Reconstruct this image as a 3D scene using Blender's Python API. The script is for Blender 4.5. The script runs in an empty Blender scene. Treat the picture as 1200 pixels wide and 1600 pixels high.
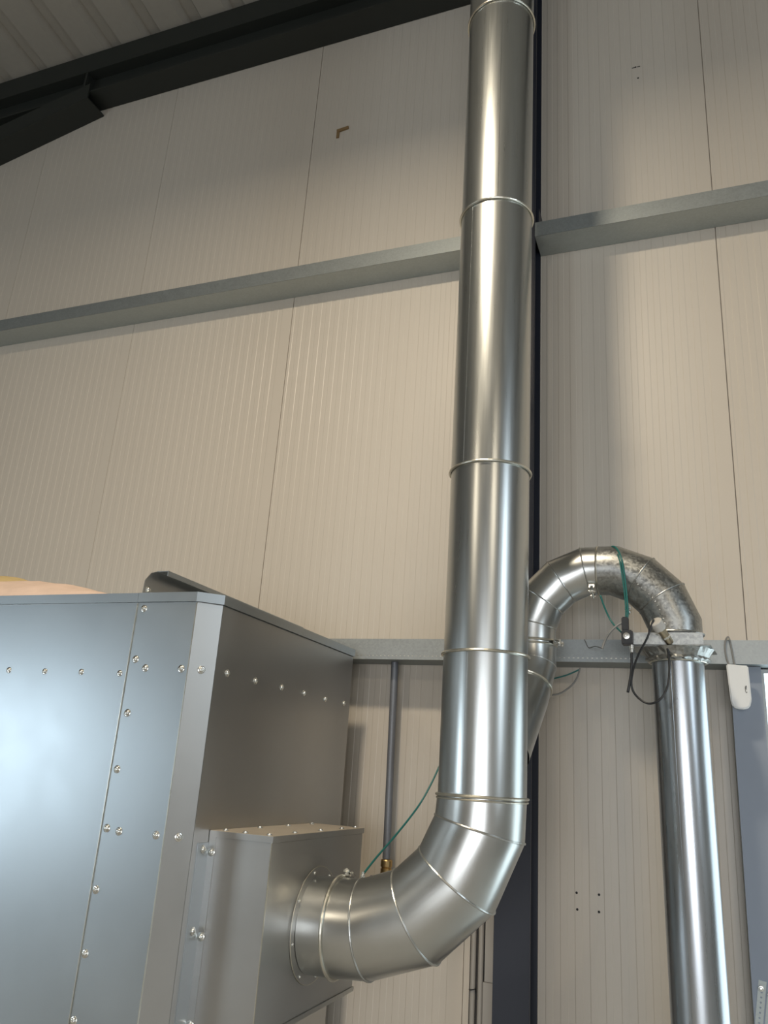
import bpy, bmesh, math, random
from mathutils import Vector, Matrix
random.seed(7)
S = bpy.context.scene
COL = S.collection
PI = math.pi

# ------------------------------------------------------------------ camera
F = 1243.43
R = Matrix(((0.93292024, 0.05299056, 0.35616264),
            (0.35413107, -0.31411828, -0.88086372),
            (0.06519974, 0.94790385, -0.31181291)))
CAM = Vector((0, -3.1, 1.65))
cd = bpy.data.cameras.new('camera'); cam = bpy.data.objects.new('camera', cd); COL.objects.link(cam)
cam.matrix_world = Matrix.Translation(CAM) @ R.to_4x4()
cd.sensor_fit = 'VERTICAL'; cd.sensor_height = 36; cd.lens = F * 36 / 1600
cd.clip_start = 0.02
S.camera = cam
S.view_settings.view_transform = 'Standard'
S.view_settings.look = 'None'
S.view_settings.exposure = 0.2

def _ray(px, py): return R @ Vector((px - 600, -(py - 800), -F))
def onY(px, py, y):   # survey helper: the point of the plane Y=y
    r = _ray(px, py); return CAM + r * ((y - CAM.y) / r.y)
def onX(px, py, x):
    r = _ray(px, py); return CAM + r * ((x - CAM.x) / r.x)
def onZ(px, py, z):
    r = _ray(px, py); return CAM + r * ((z - CAM.z) / r.z)

# ------------------------------------------------------------------ materials
def newmat(name):
    m = bpy.data.materials.new(name); m.use_nodes = True
    nt = m.node_tree; b = nt.nodes['Principled BSDF']; return m, nt, b
def simple(name, col, rough=.5, metal=0., bump=0., scale=60, var=.0):
    m, nt, b = newmat(name)
    b.inputs['Base Color'].default_value = (*col, 1); b.inputs['Roughness'].default_value = rough
    b.inputs['Metallic'].default_value = metal
    if bump or var:
        tc = nt.nodes.new('ShaderNodeTexCoord'); n = nt.nodes.new('ShaderNodeTexNoise')
        n.inputs['Scale'].default_value = scale; n.inputs['Detail'].default_value = 4
        nt.links.new(tc.outputs['Object'], n.inputs['Vector'])
        if bump:
            bp = nt.nodes.new('ShaderNodeBump'); bp.inputs['Strength'].default_value = bump; bp.inputs['Distance'].default_value = .002
            nt.links.new(n.outputs['Fac'], bp.inputs['Height']); nt.links.new(bp.outputs['Normal'], b.inputs['Normal'])
        if var:
            mx = nt.nodes.new('ShaderNodeMix'); mx.data_type = 'RGBA'
            mx.inputs[6].default_value = (*[c * (1 - var) for c in col], 1); mx.inputs[7].default_value = (*[min(1, c * (1 + var)) for c in col], 1)
            nt.links.new(n.outputs['Fac'], mx.inputs[0]); nt.links.new(mx.outputs[2], b.inputs['Base Color'])
    return m
def galv(name, col, rough, stretch=(1, 1, 1), scale=9, var=.1, spangle=0., rvar=.08, bump=.02, metal=1., aniso=0.):
    """zinc sheet: soft clouding, optional crystal spangle, fine rolling marks"""
    m, nt, b = newmat(name)
    L = nt.links.new
    tc = nt.nodes.new('ShaderNodeTexCoord'); mp = nt.nodes.new('ShaderNodeMapping'); mp.inputs['Scale'].default_value = stretch
    L(tc.outputs['Object'], mp.inputs['Vector'])
    n = nt.nodes.new('ShaderNodeTexNoise'); n.inputs['Scale'].default_value = scale; n.inputs['Detail'].default_value = 6; n.inputs['Roughness'].default_value = .6
    L(mp.outputs[0], n.inputs['Vector'])
    fac = n.outputs['Fac']
    if spangle:
        v = nt.nodes.new('ShaderNodeTexVoronoi'); v.inputs['Scale'].default_value = 150
        L(tc.outputs['Object'], v.inputs['Vector'])
        sp = nt.nodes.new('ShaderNodeSeparateColor'); L(v.outputs['Color'], sp.inputs[0])
        a = nt.nodes.new('ShaderNodeMix'); a.data_type = 'FLOAT'; a.inputs[0].default_value = spangle
        L(fac, a.inputs[2]); L(sp.outputs[0], a.inputs[3]); fac = a.outputs[0]
    mx = nt.nodes.new('ShaderNodeMix'); mx.data_type = 'RGBA'
    mx.inputs[6].default_value = (*[c * (1 - var) for c in col], 1); mx.inputs[7].default_value = (*[min(1, c * (1 + var)) for c in col], 1)
    L(fac, mx.inputs[0]); L(mx.outputs[2], b.inputs['Base Color'])
    mr = nt.nodes.new('ShaderNodeMapRange'); mr.inputs[3].default_value = rough - rvar; mr.inputs[4].default_value = rough + rvar
    L(fac, mr.inputs[0]); L(mr.outputs[0], b.inputs['Roughness'])
    b.inputs['Metallic'].default_value = metal
    n2 = nt.nodes.new('ShaderNodeTexNoise'); n2.inputs['Scale'].default_value = 5; n2.inputs['Detail'].default_value = 3
    L(mp.outputs[0], n2.inputs['Vector'])
    bp = nt.nodes.new('ShaderNodeBump'); bp.inputs['Strength'].default_value = bump; bp.inputs['Distance'].default_value = .02
    L(n2.outputs['Fac'], bp.inputs['Height']); L(bp.outputs['Normal'], b.inputs['Normal'])
    return m

M = {}
M['duct'] = galv('polished zinc duct', (.52, .54, .535), .29, (14, 14, .6), 6, .07, rvar=.05, bump=.006)
M['elbow'] = galv('zinc elbow sheet', (.57, .58, .565), .31, (1, 1, 1), 7, .08, bump=.02)
M['duct2'] = galv('bluish zinc duct', (.45, .48, .51), .29, (14, 14, .6), 6, .10, bump=.006)
M['old'] = galv('weathered galvanised sheet', (.38, .39, .38), .38, (1, 1, 1), 14, .32, spangle=.5, rvar=.14, bump=.10)
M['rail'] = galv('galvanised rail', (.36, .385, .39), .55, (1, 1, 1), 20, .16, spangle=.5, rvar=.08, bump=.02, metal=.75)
M['raillight'] = galv('lighter galvanised rail', (.44, .475, .465), .6, (1, 1, 1), 20, .12, spangle=.4, metal=.55)  # lightened rail copy: bounce light under the high rails put into its colour
M['raildark'] = galv('galvanised rail in shade', (.30, .325, .325), .55, (1, 1, 1), 20, .14, spangle=.5, metal=.75)  # darkened rail copy: shade put into its colour
M['hood'] = galv('zinc hood sheet', (.46, .50, .525), .37, (1, 1, 1), 5, .06, rvar=.05, bump=.015)
M['hoodside'] = galv('dull zinc hood side', (.50, .50, .49), .38, (1, 1, 1), 5, .08, rvar=.05, bump=.02)
M['rim'] = galv('bright rim', (.70, .68, .60), .30, (1, 1, 1), 20, .08)
M['tan_reflection'] = galv('dusty zinc lid', (.50, .44, .36), .5, (1, 1, 1), 12, .15, metal=.45)  # reflection of the cream wall put into a tan colour
M['bolt'] = simple('zinc bolt', (.78, .78, .74), .25, 1.)
M['hole'] = simple('dark hole', (.02, .02, .02), .8)
M['navy'] = simple('dark navy paint', (.017, .021, .034), .45, 0, .05, 120)
M['black_steel'] = simple('black green steel paint', (.016, .019, .016), .6, 0, .05, 120)
M['dull_metal'] = simple('dull nickel brass', (.52, .46, .34), .35, 1.)
M['brass'] = simple('brass', (.60, .42, .20), .35, 1.)
M['blue'] = simple('blue plastic', (.03, .03, .09), .45)
M['teal'] = simple('teal hose', (.01, .13, .12), .35)
M['black'] = simple('black rubber', (.015, .017, .02), .4)
M['grey_plastic'] = simple('grey cable', (.22, .22, .21), .5)
M['pipe_grey'] = simple('grey pipe', (.17, .18, .20), .45, .3, .05, 80, .1)
M['white'] = simple('white plastic', (.72, .73, .72), .35)
M['conduit'] = simple('pale conduit', (.36, .34, .31), .45)
M['paper'] = simple('crumpled paper', (.62, .47, .38), .8, 0, .8, 25, .12)
M['paper_y'] = simple('yellow paper', (.55, .42, .20), .8, 0, .5, 30, .12)
M['tan'] = simple('tan scrap', (.22, .14, .06), .8)
M['clear'] = simple('clear plastic', (.52, .50, .46), .2, .0)
M['floor'] = simple('concrete floor', (.40, .39, .37), .5, 0, .1, 4, .2)
M['hall'] = simple('hall wall', (.36, .35, .33), .5)
M['dark_gap'] = simple('painted gap shade', (.06, .055, .05), .7)  # shade between the conduits put into a dark colour
M['post'] = galv('blue grey galvanised post', (.25, .285, .34), .6, (1, 1, 1), 6, .10, metal=.3, rvar=.05)
M['ink'] = simple('dark print', (.03, .03, .03), .5)

def wallmat():
    m, nt, b = newmat('cream sandwich panel'); L = nt.links.new
    tc = nt.nodes.new('ShaderNodeTexCoord'); n = nt.nodes.new('ShaderNodeTexNoise'); n.inputs['Scale'].default_value = 1.3; n.inputs['Detail'].default_value = 3
    L(tc.outputs['Object'], n.inputs['Vector'])
    mx = nt.nodes.new('ShaderNodeMix'); mx.data_type = 'RGBA'
    mx.inputs[6].default_value = (.53, .48, .41, 1); mx.inputs[7].default_value = (.57, .52, .45, 1)
    L(n.outputs['Fac'], mx.inputs[0]); L(mx.outputs[2], b.inputs['Base Color'])
    b.inputs['Roughness'].default_value = .38
    b.inputs['Specular IOR Level'].default_value = .5
    return m
M['wall'] = wallmat()
def emis(name, col, st):
    m, nt, b = newmat(name); b.inputs['Base Color'].default_value = (.6, .6, .6, 1)
    b.inputs['Emission Color'].default_value = (*col, 1); b.inputs['Emission Strength'].default_value = st; return m
M['daylight'] = emis('daylit translucent glazing', (.74, .92, 1.0), 1.9)

# ------------------------------------------------------------------ helpers
def obj(name, bm, m, parent=None, smooth=False, sharp=None):
    me = bpy.data.meshes.new(name)
    bmesh.ops.recalc_face_normals(bm, faces=bm.faces)
    if smooth:
        for f in bm.faces: f.smooth = True
    if sharp is not None:
        for e in bm.edges:
            if len(e.link_faces) == 2 and e.calc_face_angle(0) > sharp: e.smooth = False
    bm.to_mesh(me); bm.free()
    me.materials.append(M[m] if isinstance(m, str) else m)
    o = bpy.data.objects.new(name, me); COL.objects.link(o)
    if parent is not None:
        o.parent = parent
        if parent.type == 'EMPTY' and parent.get('_origin'):
            pass
    return o
def thing(name, label, cat, loc=(0, 0, 0), group=None):
    o = bpy.data.objects.new(name, None); COL.objects.link(o); o.empty_display_size = .05
    o['label'] = label; o['category'] = cat
    if group: o['group'] = group
    return o
def tag(o, label, cat, group=None):
    o['label'] = label; o['category'] = cat
    if group: o['group'] = group
    return o
def struct(o): o['kind'] = 'structure'; return o

def box(bm, x0, x1, y0, y1, z0, z1, mat=None):
    vs = [bm.verts.new((x, y, z)) for z in (z0, z1) for y in (y0, y1) for x in (x0, x1)]
    if mat:
        for v in vs: v.co = mat @ v.co
    for f in ((0, 2, 3, 1), (4, 5, 7, 6), (0, 1, 5, 4), (2, 6, 7, 3), (0, 4, 6, 2), (1, 3, 7, 5)):
        bm.faces.new([vs[i] for i in f])
    return bm
def mk_box(*a, bev=0, mat=None):
    bm = bmesh.new(); box(bm, *a, mat=mat)
    if bev: bmesh.ops.bevel(bm, geom=bm.edges[:], offset=bev, segments=2, affect='EDGES')
    return bm
def prism(poly, z0, z1):
    """closed vertical prism of an xy polygon"""
    bm = bmesh.new()
    a = [bm.verts.new((x, y, z0)) for x, y in poly]; b = [bm.verts.new((x, y, z1)) for x, y in poly]
    bm.faces.new(a[::-1]); bm.faces.new(b)
    for i in range(len(poly)):
        j = (i + 1) % len(poly); bm.faces.new((a[i], a[j], b[j], b[i]))
    return bm
def extr_x(prof, x0, x1, closed=True):
    """profile of (y,z) points swept along x"""
    bm = bmesh.new()
    a = [bm.verts.new((x0, y, z)) for y, z in prof]; b = [bm.verts.new((x1, y, z)) for y, z in prof]
    n = len(prof)
    for i in range(n if closed else n - 1):
        j = (i + 1) % n; bm.faces.new((a[i], a[j], b[j], b[i]))
    if closed: bm.faces.new(a[::-1]); bm.faces.new(b)
    return bm
def frame_rings(pts, closed=False):
    n = len(pts); rings = []
    T = []
    for i in range(n):
        if closed: a, b = pts[i - 1], pts[(i + 1) % n]
        else: a, b = pts[max(i - 1, 0)], pts[min(i + 1, n - 1)]
        T.append((b - a).normalized())
    ref = Vector((0, 1, 0)) if abs(T[0].y) < .9 else Vector((1, 0, 0))
    N = (ref - T[0] * ref.dot(T[0])).normalized()
    out = []
    for i in range(n):
        N = (N - T[i] * N.dot(T[i])).normalized(); out.append((T[i], N, T[i].cross(N)))
    return out
def tube(pts, r, seg=12, closed=False, cap=True, bm=None):
    pts = [Vector(p) for p in pts]; fr = frame_rings(pts, closed)
    if bm is None: bm = bmesh.new()
    rings = []
    for i, (p, (t, a, b)) in enumerate(zip(pts, fr)):
        rr = r[i] if isinstance(r, (list, tuple)) else r
        rings.append([bm.verts.new(p + a * math.cos(2 * PI * k / seg) * rr + b * math.sin(2 * PI * k / seg) * rr) for k in range(seg)])
    n = len(rings)
    for i in range(n if closed else n - 1):
        A, B = rings[i], rings[(i + 1) % n]
        for k in range(seg): bm.faces.new((A[k], A[(k + 1) % seg], B[(k + 1) % seg], B[k]))
    if cap and not closed:
        bm.faces.new(rings[0][::-1]); bm.faces.new(rings[-1])
    return bm
def catmull(P, n=10):
    P = [Vector(p) for p in P]; Q = [P[0] * 2 - P[1]] + P + [P[-1] * 2 - P[-2]]; out = []
    for i in range(1, len(Q) - 2):
        p0, p1, p2, p3 = Q[i - 1:i + 3]
        for k in range(n):
            t = k / n
            out.append(.5 * ((2 * p1) + (p2 - p0) * t + (2 * p0 - 5 * p1 + 4 * p2 - p3) * t * t + (3 * p1 - p0 - 3 * p2 + p3) * t ** 3))
    out.append(P[-1]); return out
def mitre(pts, r, seg=64):
    """rings of a round duct along a polyline, cut on the bisector planes like a gored elbow"""
    pts = [Vector(p) for p in pts]; n = len(pts)
    D = [(pts[i + 1] - pts[i]).normalized() for i in range(n - 1)]
    ref = Vector((0, 1, 0)) if abs(D[0].y) < .8 else Vector((1, 0, 0))
    rings = []; N = None
    for i in range(n):
        d = D[min(i, n - 2)]
        if N is None: N = (ref - d * ref.dot(d)).normalized()
        else: N = (N - d * N.dot(d)).normalized()
        B = d.cross(N)
        if 0 < i < n - 1: pl = (D[i - 1] + D[i]).normalized()
        else: pl = d
        rr = r[i] if isinstance(r, (list, tuple)) else r
        ring = []
        for k in range(seg):
            o = N * math.cos(2 * PI * k / seg) * rr + B * math.sin(2 * PI * k / seg) * rr
            ring.append(pts[i] + o - d * (o.dot(pl) / d.dot(pl)))
        rings.append(ring)
    return rings
def skin(rings, lo=0, hi=None, cap=False):
    bm = bmesh.new(); hi = len(rings) - 1 if hi is None else hi
    V = [[bm.verts.new(p) for p in rings[i]] for i in range(lo, hi + 1)]
    for A, B in zip(V, V[1:]):
        n = len(A)
        for k in range(n): bm.faces.new((A[k], A[(k + 1) % n], B[(k + 1) % n], B[k]))
    if cap: bm.faces.new(V[0][::-1]); bm.faces.new(V[-1])
    for f in bm.faces: f.smooth = True
    for e in bm.edges:
        if len(e.link_faces) == 2 and e.calc_face_angle(0) > math.radians(9): e.smooth = False
    return bm
def ringbead(ring, r, seg=8): return tube(ring, r, seg, closed=True)
def lathe(prof, p, axis, seg=24):
    """(radius, height) profile spun about the axis through p"""
    axis = Vector(axis).normalized(); q = Vector((0, 0, 1)).rotation_difference(axis); p = Vector(p)
    bm = bmesh.new(); V = []
    for r, h in prof:
        V.append([bm.verts.new(p + q @ Vector((r * math.cos(2 * PI * k / seg), r * math.sin(2 * PI * k / seg), h))) for k in range(seg)])
    for A, B in zip(V, V[1:]):
        for k in range(seg): bm.faces.new((A[k], A[(k + 1) % seg], B[(k + 1) % seg], B[k]))
    bm.faces.new(V[0][::-1]); bm.faces.new(V[-1])
    return bm
def bolt_mesh():
    bm = lathe([(.0105, 0), (.0105, .0012), (.0095, .0018), (.0068, .0020), (.0068, .0035), (.0060, .0052), (.0044, .0062), (.0030, .0063), (.0028, .0045)], (0, 0, 0), (0, 0, 1), 20)
    me_o = obj('bolt', bm, 'bolt', None, True, math.radians(35)); me = me_o.data
    bpy.data.objects.remove(me_o); return me
BOLT = bolt_mesh()
def bolt(p, n, parent, s=1., name='bolt'):
    o = bpy.data.objects.new(name, BOLT); COL.objects.link(o); o.parent = parent
    q = Vector((0, 0, 1)).rotation_difference(Vector(n).normalized())
    tilt = Matrix.Rotation(random.uniform(-.05, .05), 4, 'X')
    o.matrix_world = Matrix.Translation(Vector(p)) @ q.to_matrix().to_4x4() @ tilt @ Matrix.Scale(s, 4)
    return o

# ------------------------------------------------------------------ room shell
XL, XR, YF = -8.0, 5.0, -11.0
SEAM0, PW = .172, 1.002
def panel_wall():
    xs = []   # (x, y) front profile; ribs 25 mm up / 25 mm down, seam groove at every panel joint
    k0 = math.floor((XL - SEAM0) / PW)
    k = k0
    while SEAM0 + k * PW < XR:
        s = SEAM0 + k * PW
        g = .0011 if k in (0, -2) else .0003
        xs += [(s - g - .0008, 0), (s - g, .010), (s + g, .010), (s + g + .0008, 0)]
        p = PW / 20
        for i in range(20):
            a = s + .0022 + i * p + .012
            xs += [(a, 0), (a + .0025, .0011), (a + p * .5, .0011), (a + p * .5 + .0025, 0)] if i < 19 else []
        k += 1
    xs = [(max(XL, min(XR, x)), y) for x, y in xs]
    out = []
    for q in xs:
        if not out or q[0] > out[-1][0] + 1e-6: out.append(q)
    bm = bmesh.new()
    a = [bm.verts.new((x, y, 0)) for x, y in out]; b = [bm.verts.new((x, y, 6.4)) for x, y in out]
    for i in range(len(out) - 1): bm.faces.new((a[i], a[i + 1], b[i + 1], b[i]))
    w = [bm.verts.new((XL, .12, 0)), bm.verts.new((XR, .12, 0)), bm.verts.new((XR, .12, 6.4)), bm.verts.new((XL, .12, 6.4))]
    bm.faces.new(w)
    bm.faces.new(a[::-1] + [w[0], w[1]][:]) if False else None
    return bm
wall = struct(obj('wall_back', panel_wall(), 'wall'))
for px, py in ((901, 1395), (936, 1398), (902, 1421), (936, 1425), (993, 105), (997, 122)):
    p = onY(px, py, 0)
    obj('screw_hole', lathe([(.0042, 0), (.0042, .0006)], (p.x, -.0002, p.z), (0, -1, 0), 12), 'hole', wall)
for px, py in ((990, 106), (998, 104)):
    p = onY(px, py, 0)
    obj('scuff_mark', mk_box(p.x - .008, p.x + .006, -.0008, -.0002, p.z - .002, p.z + .002), 'hole', wall)
struct(obj('floor', mk_box(XL, XR, YF, .1, -.1, 0), 'floor'))
struct(obj('wall_left', mk_box(XL - .1, XL, YF, .1, 0, 7.3), 'hall'))
struct(obj('wall_right', mk_box(XR, XR + .1, YF, .1, 0, 7.3), 'hall'))
struct(obj('wall_front', mk_box(XL, XR, YF - .1, YF, 0, 7.3), 'hall'))
def roof():
    prof = []; x = XL - .1; p = .305; SL = .10
    k = 0
    x = -4.165 - p * 14
    while x < XR:
        prof += [(x, 0), (x + .165, 0), (x + .195, .045), (x + .270, .045), (x + .300, 0)]; x += p
    bm = bmesh.new(); z0 = 6.0
    Y0, Y1 = .1, YF
    a = [bm.verts.new((q, Y0, z0 + h - SL * Y0)) for q, h in prof]; b = [bm.verts.new((q, Y1, z0 + h - SL * Y1)) for q, h in prof]
    a2 = [bm.verts.new((q, Y0, z0 + .1 - SL * Y0)) for q, h in (prof[0], prof[-1])]
    b2 = [bm.verts.new((q, Y1, z0 + .1 - SL * Y1)) for q, h in (prof[0], prof[-1])]
    for i in range(len(prof) - 1): bm.faces.new((a[i], a[i + 1], b[i + 1], b[i]))
    bm.faces.new((a2[0], a2[1], b2[1], b2[0]))
    return bm
M['roof'] = simple('grey white roof deck', (.36, .335, .29), .6, 0, .03, 30, .05)
struct(obj('ceiling', roof(), 'roof'))

# ------------------------------------------------------------------ steelwork
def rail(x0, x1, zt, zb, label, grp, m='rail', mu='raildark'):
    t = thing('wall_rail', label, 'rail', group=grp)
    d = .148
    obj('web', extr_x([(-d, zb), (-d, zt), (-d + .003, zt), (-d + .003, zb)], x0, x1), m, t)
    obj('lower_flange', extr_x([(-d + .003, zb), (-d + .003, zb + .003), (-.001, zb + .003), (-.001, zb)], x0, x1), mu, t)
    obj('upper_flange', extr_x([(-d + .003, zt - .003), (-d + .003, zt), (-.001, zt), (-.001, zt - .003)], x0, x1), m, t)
    return t
ZM0, ZM1 = 3.944, 4.018
ZL0, ZL1 = 2.079, 2.160
CX0, CX1, CD = -.69, -.566, .145
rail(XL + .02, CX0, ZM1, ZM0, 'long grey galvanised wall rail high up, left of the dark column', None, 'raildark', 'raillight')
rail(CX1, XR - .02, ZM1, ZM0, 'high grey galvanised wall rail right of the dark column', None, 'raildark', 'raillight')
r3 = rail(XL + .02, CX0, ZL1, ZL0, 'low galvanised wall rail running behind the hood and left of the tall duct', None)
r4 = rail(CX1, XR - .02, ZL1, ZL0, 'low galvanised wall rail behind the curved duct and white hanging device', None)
def dots(x0, x1, par):
    bm = bmesh.new(); x = x0
    while x < x1:
        box(bm, x, x + .006, -.1487, -.148, ZL0 + .013, ZL0 + .0155); x += .0165
    obj('stamped_dots', bm, 'rim', par)['kind'] = 'stuff'
dots(-1.3, CX0, r3); dots(CX1, -.2, r4)
for x, z in ((.047, 2.118), (.035, 2.135)):
    obj('screw_hole', lathe([(.004, 0), (.004, .0006)], (x, -.1482, z), (0, -1, 0), 12), 'hole', r4)

col = thing('steel_column', 'dark navy steel column against the wall behind the tall duct', 'column')
obj('front_flange', mk_box(CX0, CX1, -CD, -CD + .012, 0, 5.63, bev=.001), 'navy', col)
obj('rear_flange', mk_box(CX0, CX1, -.012, -.001, 0, 5.63), 'navy', col)
obj('web', mk_box((CX0 + CX1) / 2 - .004, (CX0 + CX1) / 2 + .004, -CD + .012, -.012, 0, 5.63), 'navy', col)
obj('cleat', mk_box(CX1 + .0005, CX1 + .011, -.11, -.03, 4.02, 4.12), 'navy', col)

rb = thing('roof_beam', 'black steel roof beam along the top of the wall', 'beam')
X0, X1 = XL + .02, XR - .02
obj('bottom_flange', mk_box(X0, X1, -.15, -.002, 5.631, 5.642), 'black_steel', rb)
obj('web', mk_box(X0, X1, -.080, -.072, 5.642, 5.81), 'black_steel', rb)
obj('top_flange', mk_box(X0, X1, -.15, -.002, 5.81, 5.822), 'black_steel', rb)
obj('stiffener', mk_box(-3.47, -3.455, -.148, -.080, 5.642, 5.81), 'black_steel', rb)
ea = tag(obj('eave_rail', mk_box(X0, X1, -.135, -.004, 5.8225, 5.985), 'black_steel'), 'black rail on top of the roof beam, just under the ribbed ceiling', 'rail')
br = thing('diagonal_brace', 'black sloping brace below the left end of the roof beam', 'brace')
def slope_box(top, bot, y0, y1):
    bm = bmesh.new(); pts = top + bot[::-1]
    a = [bm.verts.new((x, y0, z)) for x, z in pts]; b = [bm.verts.new((x, y1, z)) for x, z in pts]
    bm.faces.new(a); bm.faces.new(b[::-1])
    for i in range(4):
        j = (i + 1) % 4; bm.faces.new((a[i], b[i], b[j], a[j]))
    return bm
obj('upright_leg', slope_box([(-3.40, 5.690), (-6.4, 5.110)], [(-3.40, 5.585), (-6.4, 4.93)], -.160, -.1502), 'black_steel', br)
obj('flat_leg', slope_box([(-3.40, 5.585), (-6.4, 4.93)], [(-3.40, 5.575), (-6.4, 4.92)], -.160, -.0006), 'black_steel', br)

# ------------------------------------------------------------------ hood
HX, HY, HZ = -1.25, -1.23, 2.103   # right side, front, top
HB = -.225                          # back
HL = -2.95                          # left
HC = .052                           # chamfer
SX = -1.503                         # front seam
hood = thing('extraction_hood', 'large galvanised sheet metal filter hood with bolted seams, lower left', 'hood')
obj('body', prism([(HL, HY + .004), (HX - HC, HY + .004), (HX - .004, HY + HC), (HX - .004, HB), (HL, HB)], 0.0, HZ - .004), 'hoodside', hood)
obj('front_panel', mk_box(HL, SX - .0015, HY - .0005, HY + .003, .02, HZ - .0295), 'hood', hood)
obj('front_panel', mk_box(SX, HX - HC - .001, HY - .003, HY + .003, .02, HZ - .0295), 'hood', hood)
obj('seam_lip', mk_box(SX - .0022, SX - .0004, HY - .006, HY - .0005, .02, HZ - .03), 'rim', hood)
obj('seam_lip', mk_box(HX - HC - .0018, HX - HC + .0006, HY - .0042, HY + .003, .02, HZ - .0295), 'rim', hood)
cp = prism([(HX - HC, HY - .0025), (HX + .0005, HY + HC - .0025), (HX - .003, HY + HC), (HX - HC - .001, HY + .003)], .02, HZ - .0295)
obj('corner_panel', cp, 'hoodside', hood)
obj('side_panel', mk_box(HX - .003, HX, HY + HC, HB, .02, HZ - .0295), 'hoodside', hood)
e = .006
def lidmesh(poly, z0, z1): return prism(poly, z0, z1)
obj('lid', prism([(HL - .004, HY - e), (SX - .002, HY - e), (SX - .002, HB + .002), (HL - .004, HB + .002)], HZ - .027, HZ), 'hood', hood)
obj('lid', prism([(SX, HY - e - .0015), (HX - HC, HY - e - .0015), (HX + e, HY + HC - e), (HX + e, HB + .003), (SX, HB + .003)], HZ - .027, HZ), 'hood', hood)
# standing fin on the lid: upright sheet with a cut corner and a folded top hem
def fin():
    bm = bmesh.new(); x = -1.497
    pts = [(HY - .004, HZ - .024), (HY + .001, HZ + .040), (HY + .025, HZ + .068), (HY + .05, HZ + .078), (HB - .05, HZ + .078), (HB - .05, HZ)]
    a = [bm.verts.new((x, y, z)) for y, z in pts]; b = [bm.verts.new((x + .0025, y, z)) for y, z in pts]
    bm.faces.new(a); bm.faces.new(b[::-1])
    for i in range(len(pts)):
        j = (i + 1) % len(pts); bm.faces.new((a[i], b[i], b[j], a[j]))
    return bm
f_ = obj('standing_flange', fin(), 'hoodside', hood)
obj('hem', mk_box(-1.497, -1.455, HY + .05, HB - .05, HZ + .077, HZ + .0795), 'hood', f_)
obj('hem', mk_box(-1.4575, -1.455, HY + .05, HB - .05, HZ + .064, HZ + .077), 'hood', f_)
FB = [(14, 1047), (70, 1049), (127, 1050), (187, 1052)]
RBo = [(212, 1030), (227, 1044), (283, 1045), (225, 951), (199, 1114), (183, 1202), (167, 1294), (186, 1299), (244, 1305), (150, 1390), (133, 1490), (115, 1595)]
for p in FB: bolt(onY(*p, HY - .0005), (0, -1, 0), hood, .85)
for p in RBo: bolt(onY(*p, HY - .003), (0, -1, 0), hood)
for z in (2.000 - .03, 1.615 - .02):
    pass
for px, py in ((317, 1047), (281, 1308)):
    q = onY(px, py, HY + HC * .5)
    bolt((HX - HC * .5 + .0012, HY + HC * .5 - .0035, q.z), (1, -1, 0), hood)
for p in ((355, 1052), (399, 1064), (440, 1074), (475, 1083), (508, 1092), (537, 1099)): bolt(onX(*p, HX), (1, 0, 0), hood)
for y in (-.95, -.78, -.6, -.42, -.3): bolt((HX - .03, y, HZ), (0, 0, 1), hood)
bolt((-1.28, HY + .07, HZ), (0, 0, 1), hood)
bolt((-1.8, HY + .03, HZ), (0, 0, 1), hood, .9); bolt((-2.0, HY + .03, HZ), (0, 0, 1), hood, .9)
bolt((-1.4945, HY + .02, HZ + .015), (1, 0, 0), hood); bolt((-1.475, HY + .02, HZ), (0, 0, 1), hood)

# connection box
BXL, BXR, BYF, BYB, BZ0, BZ1 = HX, -1.06, -1.10, -.472, 1.0, 1.475
cb = thing('connection_box', 'smaller galvanised box bolted to the hood side, feeding the elbow', 'box')
obj('shell', mk_box(BXL + .001, BXR, BYF, BYB, BZ0 + .012, BZ1 - .016, bev=.0012), 'hoodside', cb)
obj('edge_lip', mk_box(BXR - .0015, BXR + .0012, BYF - .0015, BYF + .0015, BZ0 + .012, BZ1 - .016), 'rim', cb)
obj('lid', mk_box(BXL + .001, BXR + .004, BYF - .004, BYB + .004, BZ1 - .016, BZ1, bev=.001), 'hoodside', cb)
obj('painted_reflection', mk_box(BXL + .002, BXR + .003, BYF - .003, BYB + .003, BZ1, BZ1 + .0006), 'tan_reflection', cb)  # thin tan sheet painting the wall's reflection on the lid
obj('base_tray', mk_box(BXL + .001, BXR + .004, BYF - .004, BYB + .004, BZ0, BZ0 + .012), 'elbow', cb)
obj('mounting_flange', mk_box(BXL + .001, BXL + .022, BYF - .0025, BYF - .0005, BZ0 + .012, BZ1 - .016), 'hoodside', cb)
obj('mounting_flange', mk_box(BXL + .0002, BXL + .0025, BYF - .055, BYF - .0025, BZ0 + .012, BZ1 - .03), 'hood', cb)
for px, py in ((319, 1330), (300, 1461), (283, 1598)):
    q = onY(px, py, BYF); bolt((BXL + .013, BYF - .0025, q.z), (0, -1, 0), cb)
for px, py in ((305, 1328), (284, 1459)):
    q = onX(px, py, BXL); bolt((BXL + .0025, BYF - .03, q.z), (1, 0, 0), cb)
for x, ys in ((BXR - .02, (-1.08, -.93, -.76, -.60, -.49)), (BXL + .03, (-1.07, -.88, -.70, -.53))):
    for y in ys: bolt((x, y, BZ1), (0, 0, 1), cb, .9)
bolt((-1.15, -1.085, BZ1), (0, 0, 1), cb, .9)

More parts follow.
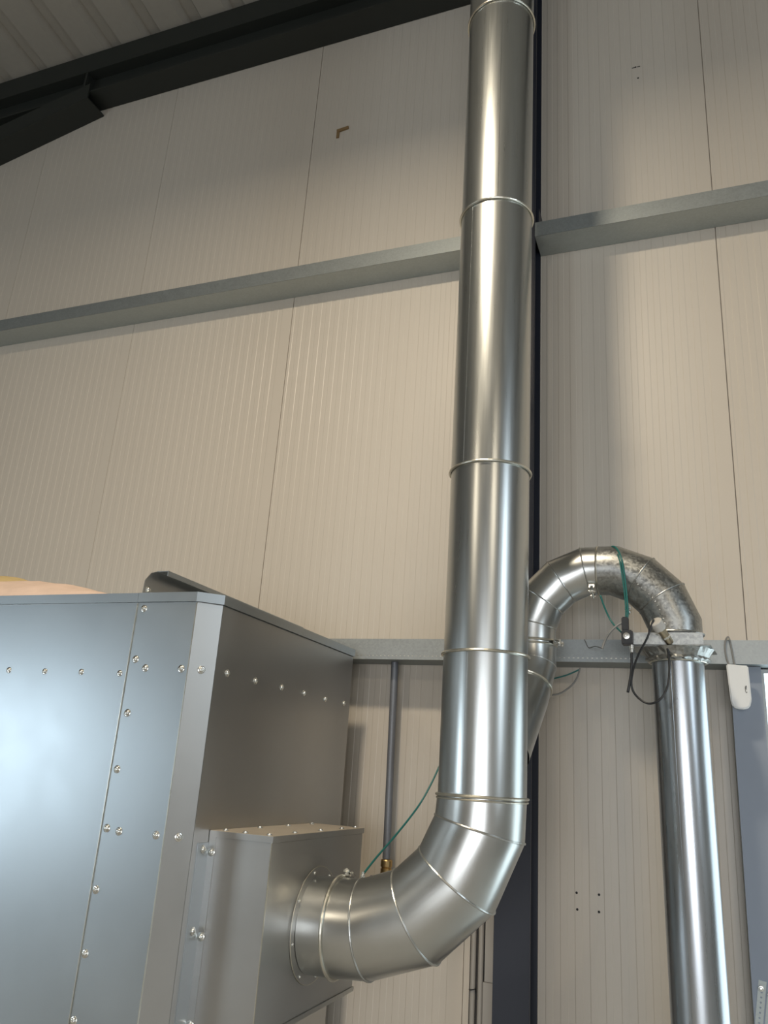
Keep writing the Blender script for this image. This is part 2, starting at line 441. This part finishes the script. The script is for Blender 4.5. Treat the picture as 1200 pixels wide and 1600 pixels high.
# ------------------------------------------------------------------ main duct
DX, DY, DR = -.585, -.77, .125
main = thing('exhaust_duct', 'tall wide shiny galvanised duct rising from the elbow to the roof', 'duct')
EY = -.79
A_, B_, C_, D_ = (-.900, EY, 1.236), (-.756, EY - .0, 1.286), (-.648, -.782, 1.388), (-.589, -.774, 1.522)
pts = [(BXR + .001, EY - .005, 1.230), (-.985, EY - .003, 1.231), A_, B_, C_, D_, (DX, DY, 1.607)]
er = .1275
rings = mitre(pts, [er, er, er, er, er, er * .995, DR + .0005])
obj('collar', skin(rings, 0, 1), 'elbow', main)
el = obj('elbow', skin(rings, 1, 6), 'elbow', main)
for i in (2, 3, 4, 5): obj('seam_bead', ringbead(rings[i], .0032), 'elbow', el)
zs = [1.607, 2.001, 2.580, 3.552, 4.470, 5.40, 6.05]
for i in range(6):
    r_ = DR - (.0006 if i % 2 else 0)
    rr = mitre([(DX, DY, zs[i]), (DX, DY, zs[i + 1])], r_)
    s = obj('duct_section', skin(rr), 'duct', main)
    # folded lengthwise lap seam
    th = math.radians((-100, -62, -118, -75, -95, -80)[i])
    x, y = DX + r_ * math.cos(th), DY + r_ * math.sin(th)
    obj('lap_seam', tube([(x, y, zs[i] + .004), (x, y, zs[i + 1] - .004)], .0009, 6), 'duct', s)
for z in zs[:6]:
    k = mitre([(DX, DY, z), (DX, DY, z + .1)], DR + .0035)[0]
    rj = obj('joint_ring', ringbead(k, .0042), 'rim', main)
    if z < 1.7:
        k = mitre([(DX, DY, z - .009), (DX, DY, z + .1)], DR + .0025)[0]
        obj('rim_bead', ringbead(k, .003), 'rim', rj)
# box flange with rivets
fl = obj('flange', lathe([(DR + .003, 0), (.152, 0), (.152, .003), (DR + .003, .003)], (BXR + .0005, EY - .005, 1.230), (1, 0, 0), 64), 'hoodside', main)
obj('flange_edge', ringbead([Vector((BXR + .003, EY - .005 + .152 * math.cos(a * PI / 32), 1.23 + .152 * math.sin(a * PI / 32))) for a in range(64)], .0013, 6), 'rim', fl)
for k in range(8):
    a = 2 * PI * (k + .3) / 8
    bolt((BXR + .0035, EY - .005 + .141 * math.cos(a), 1.23 + .141 * math.sin(a)), (1, 0, 0), fl, .5, 'rivet')
def clamp(parent, ring, r, pos, axis, up, mat='rim'):
    c = obj('clamp_ring', ringbead(ring, r), mat, parent)
    axis = Vector(axis).normalized(); up = Vector(up).normalized(); side = axis.cross(up)
    m = Matrix((axis, side, up)).transposed().to_4x4(); m.translation = Vector(pos)
    l = bmesh.new()
    box(l, -.006, .006, -.026, .020, .004, .010, mat=m)
    box(l, -.009, -.005, -.030, .004, .008, .020, mat=m); box(l, .005, .009, -.030, .004, .008, .020, mat=m)
    tube([m @ Vector((-.011, -.006, .018)), m @ Vector((.011, -.006, .018))], .004, 8, bm=l)
    tube([m @ Vector((0, -.028, .012)), m @ Vector((0, .028, .020))], .003, 8, bm=l)
    tube([m @ Vector((-.008, .024, .016)), m @ Vector((.008, .024, .016))], .005, 8, bm=l)
    obj('latch', l, 'bolt', c, True, math.radians(40)); return c
clamp(main, [p + (p - Vector(pts[1])).normalized() * .003 for p in rings[1]], .0055, (-.985, EY + .045, 1.231 + .120), (1, 0, 0), (0, .36, .93))

# ------------------------------------------------------------------ return bend
UY = -.37; UR = .082; UCX, UCZ, UB = -.292, 2.125, .233
bend = thing('bend_duct', 'arched galvanised duct bend, smooth left half and mottled right half', 'duct')
def arc(a0, a1, nseam):
    n = nseam; out = []
    st = (a1 - a0) / n
    for k in range(n):
        a = a0 + st * (k + .5); rr = UB / math.cos(abs(st) / 2)
        out.append((UCX + rr * math.cos(a), UY, UCZ + rr * math.sin(a)))
    return out
left = [(UCX - UB, UY, 2.045), (UCX - UB, UY, 2.112)] + arc(PI, PI / 2, 4) + [(UCX - .005, UY, UCZ + UB)]
rl = mitre(left, UR)
lb = obj('left_elbow', skin(rl, 1), 'elbow', bend)
for i in (2, 3, 4, 5): obj('seam_bead', ringbead(rl[i], .0022), 'elbow', lb)
right = [(UCX - .005, UY, UCZ + UB)] + arc(PI / 2, 0, 4) + [(UCX + UB, UY, 2.132)]
rr = mitre(right, UR + .0015)
rbn = obj('right_elbow', skin(rr), 'old', bend)
for i in (2, 3): obj('seam_bead', ringbead(rr[i], .0024), 'old', rbn)
obj('joint_ring', ringbead(rl[-1], .0038), 'rim', bend)
for t in range(12):        # rivets along the lap of the mottled half
    a = math.radians(52 - t * 4.2); q = math.radians(18)
    ctr = Vector((UCX + UB * math.cos(a), UY, UCZ + UB * math.sin(a)))
    rad = Vector((math.cos(a), 0, math.sin(a)))
    n = (Vector((0, -1, 0)) * math.cos(q) + rad * math.sin(q) * -1)
    bolt(ctr + n * (UR + .0005), n, rbn, .28, 'rivet')
obj('end_bead', ringbead([Vector((UCX + UB + (UR + .004) * math.cos(k * PI / 24), UY + (UR + .004) * math.sin(k * PI / 24), 2.137)) for k in range(48)], .004), 'old', rbn)
# lower leg; below its joint ring the branch spigot belongs to the tall duct
leg = [(UCX - UB, UY, 2.112), (UCX - UB, UY, 2.035), (-.545, -.445, 1.915), (-.575, -.60, 1.74)]
rg = mitre(leg, [UR + .001, UR + .001, .089, .092])
jr = [a.lerp(b, .62) for a, b in zip(rg[1], rg[2])]
lg = obj('lower_leg', skin([rg[0], rg[1], jr]), 'elbow', bend)
obj('seam_bead', ringbead(rg[1], .0022), 'elbow', lg)
bsp = obj('branch_spigot', skin([[p - Vector((0, 0, .002)) for p in jr], rg[2], rg[3]]), 'elbow', main)
cx = sum(jr, Vector()) / len(jr)
obj('joint_ring', ringbead([p + (p - cx).normalized() * .002 for p in jr], .0042), 'rim', bsp)
for z, r_ in ((2.112, .0042), (2.100, .003)):
    cr = [Vector((UCX - UB + (UR + .003) * math.cos(k * PI / 24), UY + (UR + .003) * math.sin(k * PI / 24), z)) for k in range(48)]
    if z > 2.11: clamp(bend, cr, r_, (UCX - UB + .083, UY - .02, 2.106), (0, 0, 1), (1, -.2, 0))
    else: obj('rim_bead', ringbead(cr, r_), 'rim', bend)
lt = clamp(bend, [p for p in rl[-2]], .0005, (UCX - .02, UY - .045, UCZ + UB - UR + .012), (1, 0, 0), (0, -.4, -.9))
lt = clamp(bend, [p for p in rr[3]], .0005, (onY(988, 951, UY).x, UY - .03, onY(988, 954, UY).z + .006), (.7, 0, -.7), (-.7, 0, -.7))

# ------------------------------------------------------------------ right duct with adapter
rd = thing('supply_duct', 'straight bluish galvanised duct below the arched bend, right side', 'duct')
RX, RRd = -.056, .079
rp = mitre([(RX + .026, UY, .02), (RX, UY, 2.052)], RRd)
obj('duct_section', skin(rp), 'duct2', rd)
th = math.radians(-105)
obj('lap_seam', tube([(RX + .026 + RRd * math.cos(th), UY + RRd * math.sin(th), .05), (RX + RRd * math.cos(th), UY + RRd * math.sin(th), 2.05)], .001, 6), 'duct2', rd)
zc = .985; xc = RX + .026 * (2.052 - zc) / 2.03
cc = [Vector((xc + (RRd + .003) * math.cos(k * PI / 24), UY + (RRd + .003) * math.sin(k * PI / 24), zc)) for k in range(48)]
c_ = obj('clamp_ring', ringbead(cc, .0045), 'rim', rd)
obj('clamp_lug', mk_box(xc - RRd - .028, xc - RRd - .002, UY - .012, UY - .006, zc - .004, zc + .018), 'rim', c_)
ad = thing('duct_adapter', 'square galvanised adapter box between arched bend and straight duct', 'adapter')
obj('box_section', mk_box(-.190, .024, UY - .088, UY + .09, 2.092, 2.130, bev=.0015), 'old', ad)
rot = Matrix.Translation((-.068, UY, 0)) @ Matrix.Rotation(math.radians(-7), 4, 'Z')
pl = bmesh.new()
box(pl, -.118, .122, -.085, .10, 2.088, 2.0915, mat=rot)
obj('base_plate', pl, 'old', ad)
def crinkle():
    bm = bmesh.new(); V = []
    for (r, z, j) in ((.110, 2.0875, .004), (.100, 2.072, .004), (.094, 2.062, .003), (.098, 2.054, .006), (.088, 2.047, .005), (.0798, 2.046, 0)):
        V.append([bm.verts.new((RX + (r + random.uniform(-j, j) * .5) * math.cos(2 * PI * k / 56), UY + (r + random.uniform(-j, j) * .5) * math.sin(2 * PI * k / 56), z + random.uniform(-j, j) * .4)) for k in range(56)])
    for A, B in zip(V, V[1:]):
        for k in range(56): bm.faces.new((A[k], A[(k + 1) % 56], B[(k + 1) % 56], B[k]))
    return bm
obj('foil_collar', crinkle(), 'old', ad)
obj('collar_bead', ringbead([Vector((RX + .086 * math.cos(k * PI / 24), UY + .086 * math.sin(k * PI / 24), 2.047)) for k in range(48)], .003), 'rim', ad)

# ------------------------------------------------------------------ pneumatic valve, sensor, cables
VY = UY - .10
vl = thing('pneumatic_valve', 'small black pneumatic valve with chrome knob beside the adapter box', 'valve')
def pY(px, py, dy=0): return onY(px, py, VY + dy)
a = pY(972, 1008); b = pY(989, 986); c = pY(981, 965)
obj('body', mk_box(a.x, b.x, VY - .022, VY + .022, a.z, b.z, bev=.003), 'black', vl)
obj('upper_body', mk_box(a.x + .001, b.x - .012, VY - .015, VY + .015, b.z, c.z, bev=.003), 'black', vl)
k = pY(979, 994, -.022)
obj('knob', lathe([(.0115, 0), (.0115, .006), (.010, .009), (.0035, .0095), (.003, .005)], k, (0, -1, 0)), 'bolt', vl, True, math.radians(35))
g = pY(987, 1012)
obj('cable_gland', lathe([(.009, 0), (.009, .012), (.0065, .013), (.0065, .022)], g + Vector((0, 0, .008)), (0, 0, -1)), 'bolt', vl)
obj('bracket', mk_box(b.x, -.185, VY + .005, UY - .0885, a.z + .01, a.z + .03), 'bolt', vl)

def cable(name, pix, y, r, m, label, cat, n=8, ys=None):
    P = [onY(px, py, (ys[i] if ys else y)) for i, (px, py) in enumerate(pix)]
    return tag(obj(name, tube(catmull(P, n), r, 10), m, None, True), label, cat)
cable('hose', [(980, 967), (981, 953), (977, 910), (971, 874), (964, 858), (957, 854), (949, 860)], None, .0032, 'teal',
      'teal hose rising from the black valve over the top of the arched bend', 'hose', ys=[VY, VY, UY - .095, UY - .088, UY - .06, UY - .04, UY + .0])
cable('hose', [(977, 969), (978, 953), (974, 912), (969, 880), (965, 866)], None, .0024, 'teal',
      'thinner teal hose alongside the one crossing the arched bend', 'hose', ys=[VY, VY, UY - .095, UY - .09, UY - .075])
cable('hose', [(938, 930), (945, 950), (956, 972), (973, 990)], None, .003, 'teal',
      'short dark teal hose hanging below the arched bend, left of the valve', 'hose', ys=[UY - .05, UY - .05, UY - .06, VY])
cable('hose', [(978, 972), (966, 976), (953, 988), (945, 1002), (941, 1014)], None, .0038, 'grey_plastic',
      'pale grey hose curving left out of the black valve', 'hose', ys=[VY - .005, VY - .01, VY - .01, VY, VY])
cable('wire', [(941, 1013), (930, 1010), (920, 1012), (915, 1003), (913, 999)], UY + .1, .0016, 'grey_plastic',
      'short thin grey wire hooked over the low rail left of the valve', 'wire', ys=[UY + .1, UY + .15, -.155, -.155, -.155])
cable('cable', [(987, 1020), (987, 1040), (985, 1060), (981, 1082)], VY, .0042, 'black',
      'short black cable hanging straight down from the valve', 'cable')
cable('hose', [(565, 1369), (588, 1340), (620, 1303), (652, 1262), (672, 1228), (690, 1190), (705, 1160)], None, .0032, 'teal',
      'teal hose running diagonally up from the elbow, behind the tall duct', 'hose', ys=[-.72, -.62, -.5, -.4, -.35, -.3, -.28])
tag(obj('hose_fitting', lathe([(.006, 0), (.006, .012), (.004, .013), (.004, .02)], onY(566, 1374, -.72), (0, .2, 1)), 'bolt'),
    'tiny metal hose fitting at the lower end of the diagonal teal hose', 'fitting')
cable('hose', [(840, 1068), (863, 1061), (885, 1055), (906, 1046)], -.16, .0028, 'teal',
      'short teal hose beneath the low rail, right of the tall duct', 'hose')
cable('cable', [(845, 1083), (860, 1086), (876, 1083), (893, 1071), (902, 1058), (906, 1044)], -.16, .0032, 'grey_plastic',
      'grey looped cable beneath the low rail, right of the tall duct', 'cable')

ps = thing('pressure_sensor', 'cylindrical sensor with clear cap leaning on the adapter box', 'sensor')
p0 = onY(1047, 1004, VY + .005); p1 = onY(1026, 974, VY - .045)
ax = (p1 - p0).normalized(); Ls = (p1 - p0).length
obj('body', lathe([(.012, 0), (.012, Ls * .25), (.0105, Ls * .27), (.0105, Ls * .30), (.0125, Ls * .32), (.0125, Ls * .6), (.014, Ls * .62), (.014, Ls * .72)], p0, ax), 'dull_metal', ps, True, math.radians(35))
obj('clear_cap', lathe([(.0185, 0), (.020, Ls * .08), (.020, Ls * .36), (.017, Ls * .40), (.006, Ls * .42)], p0 + ax * Ls * .72, ax), 'clear', ps, True, math.radians(35))
obj('locknut', lathe([(.0145, 0), (.0145, .006)], p0 + ax * Ls * .28, ax, 6), 'bolt', ps)
obj('mounting_lug', mk_box(p0.x - .008, p0.x + .008, UY - .099, UY - .0885, p0.z - .006, p0.z + .012), 'bolt', ps)
pe = p1 + ax * .018
P = [pe, onY(1012, 995, VY - .05), onY(998, 1022, VY - .03), onY(989, 1048, VY - .01), onY(987, 1072, VY), onY(995, 1088, VY), onY(1012, 1099, VY - .01), onY(1030, 1094, VY - .02), onY(1042, 1076, VY - .02), onY(1046, 1050, VY - .01), onY(1045, 1025, VY), onY(1042, 1010, VY + .003)]
tag(obj('cable', tube(catmull(P, 8), .0034, 10), 'black', None, True), 'long black cable looping down from the clear-capped sensor and back', 'cable')

# ------------------------------------------------------------------ galvanised post, glazed door, white device
PX0, PX1 = .106, .203
po = thing('door_post', 'bluish galvanised door post under the low rail at the right edge', 'post')
obj('face', mk_box(PX0, PX1, -.10, -.096, 0, 2.078), 'post', po)
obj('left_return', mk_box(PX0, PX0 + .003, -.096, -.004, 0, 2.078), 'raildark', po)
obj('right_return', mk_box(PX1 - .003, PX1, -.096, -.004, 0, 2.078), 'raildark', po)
for z in (2.03, 1.985): bolt((PX0 - .012 + .012, -.07, z), (-1, 0, 0), po, .5)
dr = struct(obj('door_1', mk_box(.214, 2.3, -.05, -.03, .02, 2.062), 'daylight'))
fr = bmesh.new(); box(fr, .2035, .214, -.06, -.004, .0, 2.075); box(fr, 2.3, 2.35, -.06, -.004, 0, 2.075); box(fr, .214, 2.3, -.06, -.004, 2.062, 2.075)
obj('door_frame', fr, 'rail', dr)
dv = thing('hanging_device', 'small white plastic device hanging by a grey cord loop from the low rail', 'device')
def devmesh():
    pts = [(.093, 2.075), (.160, 2.070), (.163, 1.958), (.157, 1.936), (.142, 1.928), (.118, 1.929), (.105, 1.936), (.1, 1.95)]
    bm = bmesh.new(); y0, y1 = -.178, -.152
    a = [bm.verts.new((x, y0, z)) for x, z in pts]; b = [bm.verts.new((x, y1, z)) for x, z in pts]
    bm.faces.new(a); bm.faces.new(b[::-1])
    for i in range(len(pts)):
        j = (i + 1) % len(pts); bm.faces.new((a[i], b[i], b[j], a[j]))
    bmesh.ops.bevel(bm, geom=bm.edges[:], offset=.0035, segments=3, affect='EDGES'); return bm
obj('case', devmesh(), 'white', dv, True, math.radians(30))
fc = bmesh.new()
vs = [fc.verts.new((x, -.1795, z)) for x, z in ((.157, 1.998), (.158, 1.957), (.153, 1.940), (.140, 1.934), (.118, 1.935), (.112, 1.942), (.125, 1.975), (.140, 1.990))]
fc.faces.new(vs); r_ = bmesh.ops.extrude_face_region(fc, geom=fc.faces[:])
for v in [g for g in r_['geom'] if isinstance(g, bmesh.types.BMVert)]: v.co.y += .0035
obj('front_cover', fc, 'white', dv)
obj('mark', tube(catmull([(.150, -.1800, 2.004), (.1465, -.1800, 1.999), (.146, -.1800, 1.990), (.147, -.1800, 1.983), (.1495, -.1800, 1.981), (.1505, -.1800, 1.984)], 6), .0009, 6), 'ink', dv)
obj('mark', tube(catmull([(.1495, -.1800, 2.004), (.1500, -.1800, 1.998), (.1485, -.1800, 1.994), (.1505, -.1800, 1.991)], 6), .0008, 6), 'ink', dv)
obj('cord_loop', tube(catmull([(.103, -.162, 2.072), (.096, -.157, 2.10), (.094, -.155, 2.135), (.098, -.154, 2.160), (.105, -.154, 2.170), (.110, -.154, 2.160), (.114, -.155, 2.130), (.117, -.158, 2.10), (.120, -.162, 2.072)], 8), .0028, 8), 'grey_plastic', dv, True)
tag(obj('hook', lathe([(.002, 0), (.002, .014), (.004, .015), (.004, .017)], (.105, -.148, 2.158), (0, -1, .2), 10), 'bolt'), 'small screw hook holding the grey cord loop', 'hook')
# perforated angle strut at the bottom right corner
def perf(w, h, pitch, m):
    bm = bmesh.new(); edges = []
    def loop(ps):
        vv = [bm.verts.new(p) for p in ps]; return [bm.edges.new((vv[i], vv[(i + 1) % len(vv)])) for i in range(len(vv))]
    edges += loop([(0, 0, 0), (w, 0, 0), (w, 0, h), (0, 0, h)])
    z = pitch
    while z < h - pitch * .6:
        edges += loop([(w / 2 + .003 * math.cos(k * PI / 4), 0, z + .003 * math.sin(k * PI / 4)) for k in range(8)]); z += pitch
    bmesh.ops.triangle_fill(bm, use_beauty=True, use_dissolve=False, edges=edges)
    for v in bm.verts: v.co = m @ v.co
    return bm
st = thing('perforated_strut', 'perforated galvanised angle strip fixed to the door post, bottom right corner', 'strut')
mm = Matrix.Translation((.058, -.1008, .93)) @ Matrix.Rotation(math.radians(7), 4, 'Y')
o1 = obj('perforated_leg', perf(.022, .20, .014, Matrix.Translation((.095, -.1008, .93)) @ Matrix.Rotation(math.radians(9), 4, 'Y')), 'raillight', st)
o2 = obj('perforated_leg', perf(.022, .20, .014, Matrix.Translation((.122, -.1008, .93)) @ Matrix.Rotation(math.radians(9), 4, 'Y')), 'raillight', st)
for o in (o1, o2):
    md = o.modifiers.new('thick', 'SOLIDIFY'); md.thickness = .0015
bolt((.131, -.1035, 1.105), (0, -1, 0), st, .8); bolt((.155, -.1035, 1.09), (0, -1, 0), st, .8)

# ------------------------------------------------------------------ pipes and conduits on the left of the column
gp = thing('water_pipe', 'thin grey vertical pipe hanging from the low rail behind the elbow', 'pipe')
obj('pipe', tube([(-1.118, -.075, 1.35), (-1.131, -.075, 2.078)], .0145, 20), 'pipe_grey', gp, True, math.radians(40))
obj('compression_fitting', lathe([(.020, 0), (.021, .006), (.021, .018), (.018, .020), (.020, .024), (.022, .026), (.022, .046), (.019, .050)], (-1.1165, -.075, 1.298), (0, 0, 1), 24), 'brass', gp, True, math.radians(35))
obj('ball_valve', lathe([(.017, 0), (.024, .012), (.024, .035), (.018, .045)], (-1.1165, -.075, 1.253), (0, 0, 1), 24), 'brass', gp, True, math.radians(35))
obj('valve_handle', mk_box(-1.165, -1.075, -.118, -.104, 1.276, 1.292, bev=.003), 'blue', gp)
obj('pipe_stub', tube([(-1.1165, -.075, 1.254), (-1.1165, -.075, 1.235), (-1.1165, -.060, 1.222), (-1.1165, -.0005, 1.222)], .0135, 20), 'pipe_grey', gp, True, math.radians(40))
con = thing('conduit', 'pale round conduit on the wall nearest the panel seam, left of the column', 'conduit')
obj('pipe', tube([(-.790, -.0165, 0), (-.790, -.0165, 2.07)], .0095, 16), 'conduit', con, True, math.radians(40))
con2 = con.copy(); COL.objects.link(con2); con2['label'] = 'pale round conduit between the tied conduit and the flat trunking'
for ch in list(con.children):
    c2 = ch.copy(); COL.objects.link(c2); c2.parent = con2
con2.location.x = .027
tr = thing('cable_trunking', 'flat pale cable trunking on the wall directly left of the dark column', 'trunking')
obj('cover', mk_box(-.752, -.712, -.024, -.001, .0, .985, bev=.001), 'conduit', tr)
obj('shade_strip', mk_box(-.806, -.7525, -.0045, -.0012, .0, 2.07), 'dark_gap', tr)  # dark sheet added to paint the shaded gaps between conduits
obj('narrow_cover', mk_box(-.748, -.716, -.022, -.001, .986, 2.07, bev=.001), 'conduit', tr)
tag(obj('cable_tie', tube([(-.790 + .012 * math.cos(k * PI / 8), -.0165 + .013 * math.sin(k * PI / 8), .945 + .001 * k) for k in range(16)], .0018, 6, closed=True), 'black'),
    'black cable tie around the leftmost pale conduit', 'cable tie')

# ------------------------------------------------------------------ sack on the hood, scrap on the wall
def blob(x0, x1, y0, y1, zf, hf, seed, nx=40, ny=16):
    random.seed(seed); bm = bmesh.new(); top = []; bot = []
    ph = [random.uniform(0, 6) for _ in range(6)]
    for i in range(nx + 1):
        u = i / nx; x = x0 + (x1 - x0) * u; rt = []; rb_ = []
        for j in range(ny + 1):
            v = j / ny; y = y0 + (y1 - y0) * v + .012 * math.sin(7 * u + ph[0])
            e_ = math.sin(PI * v) ** .45 * min(1, (u * 12 + .02)) ** .5 * min(1, ((1 - u) * 8 + .02)) ** .6
            w = .85 + .10 * math.sin(13 * u + 5 * v + ph[1]) + .06 * math.sin(29 * u - 11 * v + ph[2]) + random.uniform(-.02, .02)
            z = zf + hf(u) * e_ * w
            rt.append(bm.verts.new((x, y, z + .001))); rb_.append(bm.verts.new((x, y, zf)))
        top.append(rt); bot.append(rb_)
    for i in range(nx):
        for j in range(ny):
            bm.faces.new((top[i][j], top[i + 1][j], top[i + 1][j + 1], top[i][j + 1])); bm.faces.new((bot[i][j], bot[i][j + 1], bot[i + 1][j + 1], bot[i + 1][j]))
    for i in range(nx):
        bm.faces.new((top[i][0], bot[i][0], bot[i + 1][0], top[i + 1][0])); bm.faces.new((top[i][ny], top[i + 1][ny], bot[i + 1][ny], bot[i][ny]))
    for j in range(ny):
        bm.faces.new((top[0][j], top[0][j + 1], bot[0][j + 1], bot[0][j])); bm.faces.new((top[nx][j], bot[nx][j], bot[nx][j + 1], top[nx][j + 1]))
    return bm
sk = thing('paper_sack', 'crumpled beige paper sack lying on the hood lid at left', 'sack')
obj('sack_body', blob(-2.85, -1.62, -1.17, -.80, HZ + .0005, lambda u: (.205 - .165 * u), 3), 'paper', sk, True)
obj('yellow_flap', blob(-2.80, -2.12, -.98, -.72, HZ + .09, lambda u: .11 * (1 - u) ** .6 + .01, 5, 24, 10), 'paper_y', sk, True)['label'] = 'dull yellow top of the sack'
sc = bmesh.new(); p = onY(528, 205, 0)
box(sc, p.x - .004, p.x + .012, -.006, -.0005, p.z - .05, p.z + .0); box(sc, p.x - .004, p.x + .065, -.008, -.0005, p.z - .012, p.z + .006, mat=Matrix.Translation(p) @ Matrix.Rotation(math.radians(-6), 4, 'Y') @ Matrix.Translation(-p))
tag(obj('tape_scrap', sc, 'tan'), 'small tan L-shaped scrap stuck high on the cream wall', 'scrap')

# ------------------------------------------------------------------ light
def area(name, loc, rot, sx, sy, power, col, shape='RECTANGLE'):
    l = bpy.data.lights.new(name, 'AREA'); l.shape = shape; l.size = sx; l.size_y = sy; l.energy = power; l.color = col
    o = bpy.data.objects.new(name, l); COL.objects.link(o); o.location = loc; o.rotation_euler = rot; return o
def aim(o, t): o.rotation_euler = (Vector(t) - o.location).to_track_quat('-Z', 'Y').to_euler()
area('highbay_lamp', (-1.0, -2.5, 4.85), (0, 0, 0), .34, .34, 84, (1, .86, .66), 'DISK')
area('highbay_lamp', (-3.5, -7.0, 4.85), (0, 0, 0), .34, .34, 60, (1, .86, .66), 'DISK')  # unseen lamp added for highlights on the metal
area('highbay_lamp', (2.5, -7.0, 4.85), (0, 0, 0), .34, .34, 60, (1, .86, .66), 'DISK')  # another unseen lamp, likewise added for its highlights
o = area('right_window_light', (4.9, -3.9, 3.4), (0, 0, 0), 1.5, 2.8, 62, (.78, .90, 1)); aim(o, (-.6, -3.0, 3.0))
o = area('gate_light', (-7.6, -6.9, 1.6), (0, 0, 0), 1.1, 1.3, 62, (.76, .90, 1)); aim(o, (-1.9, -1.2, 1.6))
o = area('rear_fill_light', (1.2, -10.8, 1.3), (0, 0, 0), 5.0, 2.3, 98, (.93, .96, 1)); o.data.spread = math.radians(110); aim(o, (.2, 0, .3))  # unseen fill light added behind the camera to brighten the low wall
w = bpy.data.worlds.new('world'); S.world = w; w.use_nodes = True
w.node_tree.nodes['Background'].inputs[0].default_value = (.8, .9, 1, 1); w.node_tree.nodes['Background'].inputs[1].default_value = .3
